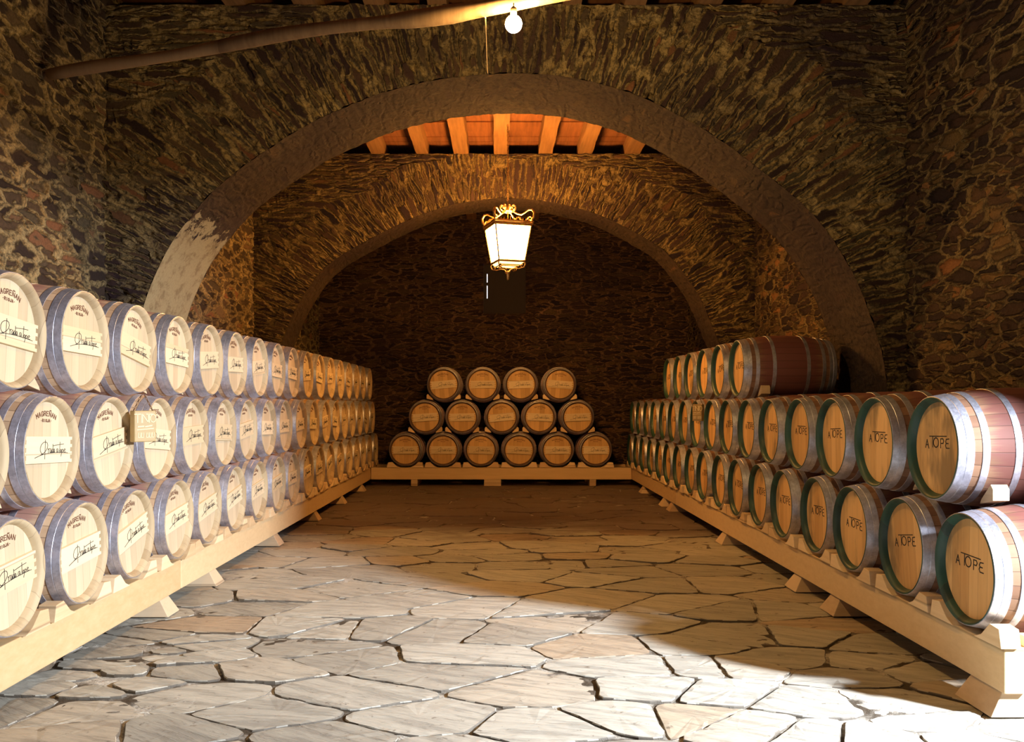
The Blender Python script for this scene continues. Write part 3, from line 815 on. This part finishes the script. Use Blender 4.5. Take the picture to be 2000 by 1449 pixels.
def hang_sign(x, y, ztop, rz, label, w=.15, h=.205, th=.06, hook=None):
    root = empty('hanging_block_sign', (x, y, ztop-h), rz)
    mb = MB(); mb.box((-w/2, 0, 0), (w/2, th, h)); mb.build('block', M_sign, root, bev=.006)
    mb = MB(); letters(mb, 'TINTO', .055, h-.078, 0, -.0004, .0055, .0265)
    ribbon(mb, [(-.05, h-.105), (-.01, h-.102)], .007, -.0004); ribbon(mb, [(.0, h-.105), (.045, h-.098)], .007, -.0004)
    ribbon(mb, [(-.055, h-.125), (.055, h-.118)], .005, -.0004)
    for kx in (-.045, -.025, .01, .03, .048): ribbon(mb, [(kx, h-.145), (kx-.004, h-.175), (kx+.012, h-.175), (kx+.012, h-.145)], .004, -.0004)
    mb.build('lettering', M_signtxt, root)
    mb = MB(); top = (0.0, th*.5, h+.095)
    chain_links(mb, (-w/2+.01, th/2, h), (-.012, th*.5, h+.10)); chain_links(mb, (w/2-.01, th/2, h), (.012, th*.5, h+.10)); mb.tube([(-.014, th*.5, h+.10), (0, th*.5, h+.108), (.014, th*.5, h+.10)], .0025, 6)
    mb.build('chain', M_rust, root)
    tag(root, label, 'sign')
hang_sign(-2.335, 5.60, H-(802-PY)*5.55/F, math.radians(50), 'small golden wooden block sign hung on a rusty chain before signature-board barrels')
hang_sign(2.385, 10.40, H-.002, math.radians(-45), 'small amber block sign hung before a middle-tier stencilled barrel', w=.13)

# ------------------------------------------------------------------ timber pole across the near bay
a = Vector((-3.62, 6.84, H+2.63)); b = Vector((3.70, 4.37, H+2.66))
pts = []; rs = []
for i in range(50):
    t = i/49; p = a.lerp(b, t); p.z += .018*math.sin(t*9)+.012*math.sin(t*23+1); p.y += .01*math.sin(t*14); pts.append(p); rs.append(.044+.008*t+.005*math.sin(t*31)+(.010 if abs(t-.42) < .03 else 0))
mb = MB(); mb.tube(pts, rs, 12); o = mb.build('timber_pole', W_pole, smooth=True); tag(o, 'long rough-barked timber pole spanning the near bay just above the bare bulb', 'pole')

# ------------------------------------------------------------------ bare bulb
bx, by, bz = .080, 5.52, H+(789-47)*5.52/F
root = empty('bare_bulb', (bx, by, bz-.05)); tag(root, 'bare glowing light bulb hanging from the timber pole', 'light bulb')
mb = MB(); prof = [(-.0545, .0005)]+[(-.055*math.cos(t), .055*math.sin(t)) for t in np.linspace(.2, 2.7, 14)]+[(.055, .018), (.062, .017)]
mb.lathe(prof, 24, 'z', (0, 0, .05)); mb.build('glass_bulb', emit_mat('bulb_glow', (1, .60, .20), 1600), root, True)
mb = MB(); mb.lathe([(.058, .0005), (.058, .021), (.10, .021), (.11, .012), (.118, .0005)], 20, 'z', (0, 0, .05)); mb.tube([(0, 0, .165), (0, .01, .19)], .004, 6); mb.build('lamp_socket', flat_mat('bakelite', (.10, .07, .04), .4), root, True)
# flex from the pole over the arch edge to the joist that holds the lantern
mb = MB()
def at(px, py, Y): return Vector(((px-PX)*Y/F, Y, H+(PY-py)*Y/F))
cp = [at(948, 34, 5.62), at(950, 80, 6.8), at(952, 139, 7.93), at(960, 172, 8.5), at(970, 203, 9.08), at(979, 222, 11.05)]
pp = []
for i in range(len(cp)-1):
    for u in range(6): pp.append(cp[i].lerp(cp[i+1], u/6))
pp.append(cp[-1]); mb.tube(pp, .0045, 6)
o = mb.build('electric_cable', flat_mat('cable_sheath', (.45, .33, .18), .5)); tag(o, 'thin electric cable draped from the pole under the near arch to the joist', 'cable')

# ------------------------------------------------------------------ lantern
LY = 11.4; lx = (992-PX)*LY/F+.0; zb = H+(789-512)*LY/F; zt = H+(789-445)*LY/F
root = empty('hanging_lantern', (lx, LY, zb), math.radians(17)); tag(root, 'lit four-sided gilt lantern with scrolled crown hanging on a chain', 'lantern')
hb, ht, Lh = .178, .245, zt-zb
cr = lambda h_, z: [(-h_, -h_, z), (h_, -h_, z), (h_, h_, z), (-h_, h_, z)]
cb_, ct_ = cr(hb, 0), cr(ht, Lh)
for i in range(4):
    j = (i+1) % 4; mb = MB()
    q = [Vector(cb_[i]), Vector(cb_[j]), Vector(ct_[j]), Vector(ct_[i])]
    cen = sum(q, Vector())/4; q = [v.lerp(cen, .03) for v in q]
    nrm = (q[1]-q[0]).cross(q[3]-q[0]).normalized()
    mb.add([v-nrm*.004 for v in q]+[v-nrm*.008 for v in q], [(0, 1, 2, 3), (7, 6, 5, 4), (0, 4, 5, 1), (1, 5, 6, 2), (2, 6, 7, 3), (3, 7, 4, 0)])
    mb.build('glass_pane', M_pane if i else globals().setdefault('M_pane', emit_mat('lit_frosted_glass', (1, .45, .10), 165)), root)
mb = MB()
for i in range(4):
    j = (i+1) % 4
    mb.tube([cb_[i], ct_[i]], .011, 6)
    mb.tube([cb_[i], cb_[j]], .013, 6)
    m0 = Vector(cb_[i]).lerp(Vector(cb_[j]), .5); m1 = Vector(ct_[i]).lerp(Vector(ct_[j]), .5); mb.tube([m0, m1], .0045, 5)
mb.build('lantern_frame', G_gold, root)
mb = MB()
for z, e, r in ((Lh, .004, .014), (Lh+.022, .014, .013), (Lh+.045, .020, .012)):
    c4 = cr(ht+e, z)
    for i in range(4): mb.tube([c4[i], c4[(i+1) % 4]], r, 6)
for i in range(4):      # pierced gallery
    c4 = cr(ht+.012, Lh+.055); A_, B_ = Vector(c4[i]), Vector(c4[(i+1) % 4])
    for u in range(13):
        p = A_.lerp(B_, u/12); hh = .028+.02*math.exp(-((u-6)/2.0)**2)
        mb.tube([p, p+Vector((0, 0, hh))], [.010, .004], 5)
mb.build('gallery', G_gold, root)
top = Lh+.215
for i in range(4):      # scroll arms up to the crown
    mb = MB(); d = Vector((ct_[i][0], ct_[i][1], 0)).normalized(); c0 = Vector((0, 0, 0))
    P2 = [(.33, Lh+.05), (.385, Lh+.10), (.395, Lh+.16), (.36, Lh+.205), (.31, Lh+.21), (.26, Lh+.18), (.20, Lh+.155), (.14, Lh+.175), (.09, Lh+.205), (.06, Lh+.215)]
    mb.tube([d*r_+Vector((0, 0, z_)) for r_, z_ in P2], [.012, .017, .019, .015, .011, .010, .011, .012, .010, .008], 7)
    t_ = [(.33-.028*math.cos(a_)*k_, Lh+.085+.028*math.sin(a_)*k_) for a_, k_ in zip(np.linspace(0, 5.5, 14), np.linspace(1.4, .3, 14))]
    mb.tube([d*r_+Vector((0, 0, z_)) for r_, z_ in t_], .008, 6)
    mb.build('scroll_arm', G_gold, root, True)
mb = MB(); mb.tube([(0, 0, Lh-.10), (0, 0, top)], .006, 6); mb.lathe([(top-.012, .05), (top, .075), (top+.014, .078), (top+.018, .06), (top+.012, .045)], 24, 'z', closed=True)
for i in range(8):
    t = 2*pi*i/8; d = Vector((math.cos(t), math.sin(t), 0))
    q = [(.070, 0), (.105, .025), (.112, .055), (.090, .078), (.066, .070), (.060, .050), (.072, .040)]
    mb.tube([d*r_+Vector((0, 0, top+.01+z_)) for r_, z_ in q], .0085, 6)
mb.lathe([(top+.02, .03), (top+.05, .022), (top+.08, .03), (top+.10, .012), (top+.12, .0005)], 16, 'z')
mb.build('crown', G_gold, root, True)
mb = MB()
for z, h_, r in ((-.012, hb, .010), (-.05, hb*.72, .010), (-.062, hb*.6, .008)):
    c4 = cr(h_, z)
    for i in range(4): mb.tube([c4[i], c4[(i+1) % 4]], r, 6)
q0, q1 = cr(hb*.95, -.016), cr(hb*.66, -.058)
mbg = MB(); mbg.add(q0+q1, [(i, (i+1) % 4, 4+(i+1) % 4, 4+i) for i in range(4)]+[(4, 5, 6, 7)]); mbg.build('lower_glass', emit_mat('lit_lower_glass', (1, .50, .14), 6), root)
mb.build('lantern_base', G_gold, root)
for i in range(4):
    mb = MB(); d = Vector((cb_[i][0], cb_[i][1], 0)).normalized()
    P2 = [(.250, -.005), (.262, -.045), (.24, -.085), (.205, -.088), (.19, -.06), (.21, -.045), (.225, -.06)]
    mb.tube([d*r_+Vector((0, 0, z_)) for r_, z_ in P2], .009, 6)
    P2 = [(.24, -.085), (.17, -.098), (.10, -.088), (.05, -.10), (.03, -.125), (.012, -.14)]
    mb.tube([d*r_+Vector((0, 0, z_)) for r_, z_ in P2], .008, 6)
    mb.build('lower_scroll', G_gold, root, True)
mb = MB(); mb.lathe([(-.115, .0005), (-.12, .03), (-.14, .044), (-.155, .03), (-.165, .024), (-.225, .018), (-.24, .012), (-.245, .0005)], 16, 'z'); mb.build('finial', G_gold, root, True)
mb = MB(); chain_links(mb, (0, 0, top+.11), (0, 0, ZJ-zb-.01), .017, .0045); mb.build('chain', G_gold, root)

# ------------------------------------------------------------------ light
w = bpy.data.worlds.new('World'); sc.world = w; w.use_nodes = True
w.node_tree.nodes['Background'].inputs[0].default_value = (.38, .34, .75, 1); w.node_tree.nodes['Background'].inputs[1].default_value = .035
J = Vector((3.8, 3.5)); d2 = Vector((.703, -.711)); lp = J+d2*2.6
la = bpy.data.lights.new('doorway_daylight', 'AREA'); la.shape = 'RECTANGLE'; la.size = .38; la.size_y = .35; la.energy = 600; la.spread = math.radians(100); la.color = (.86, .92, 1.0)
lo = link(bpy.data.objects.new('doorway_daylight', la)); lo.location = (lp.x, lp.y, 2.85)
lo.rotation_euler = (Vector((1.3, 4.6, 0))-lo.location).to_track_quat('-Z', 'Y').to_euler()

sc.view_settings.view_transform = 'Standard'; sc.view_settings.look = 'None'; sc.view_settings.exposure = 0; sc.view_settings.gamma = 1
sc.view_settings.use_curve_mapping = False
sc.cycles.max_bounces = 6; sc.cycles.diffuse_bounces = 4
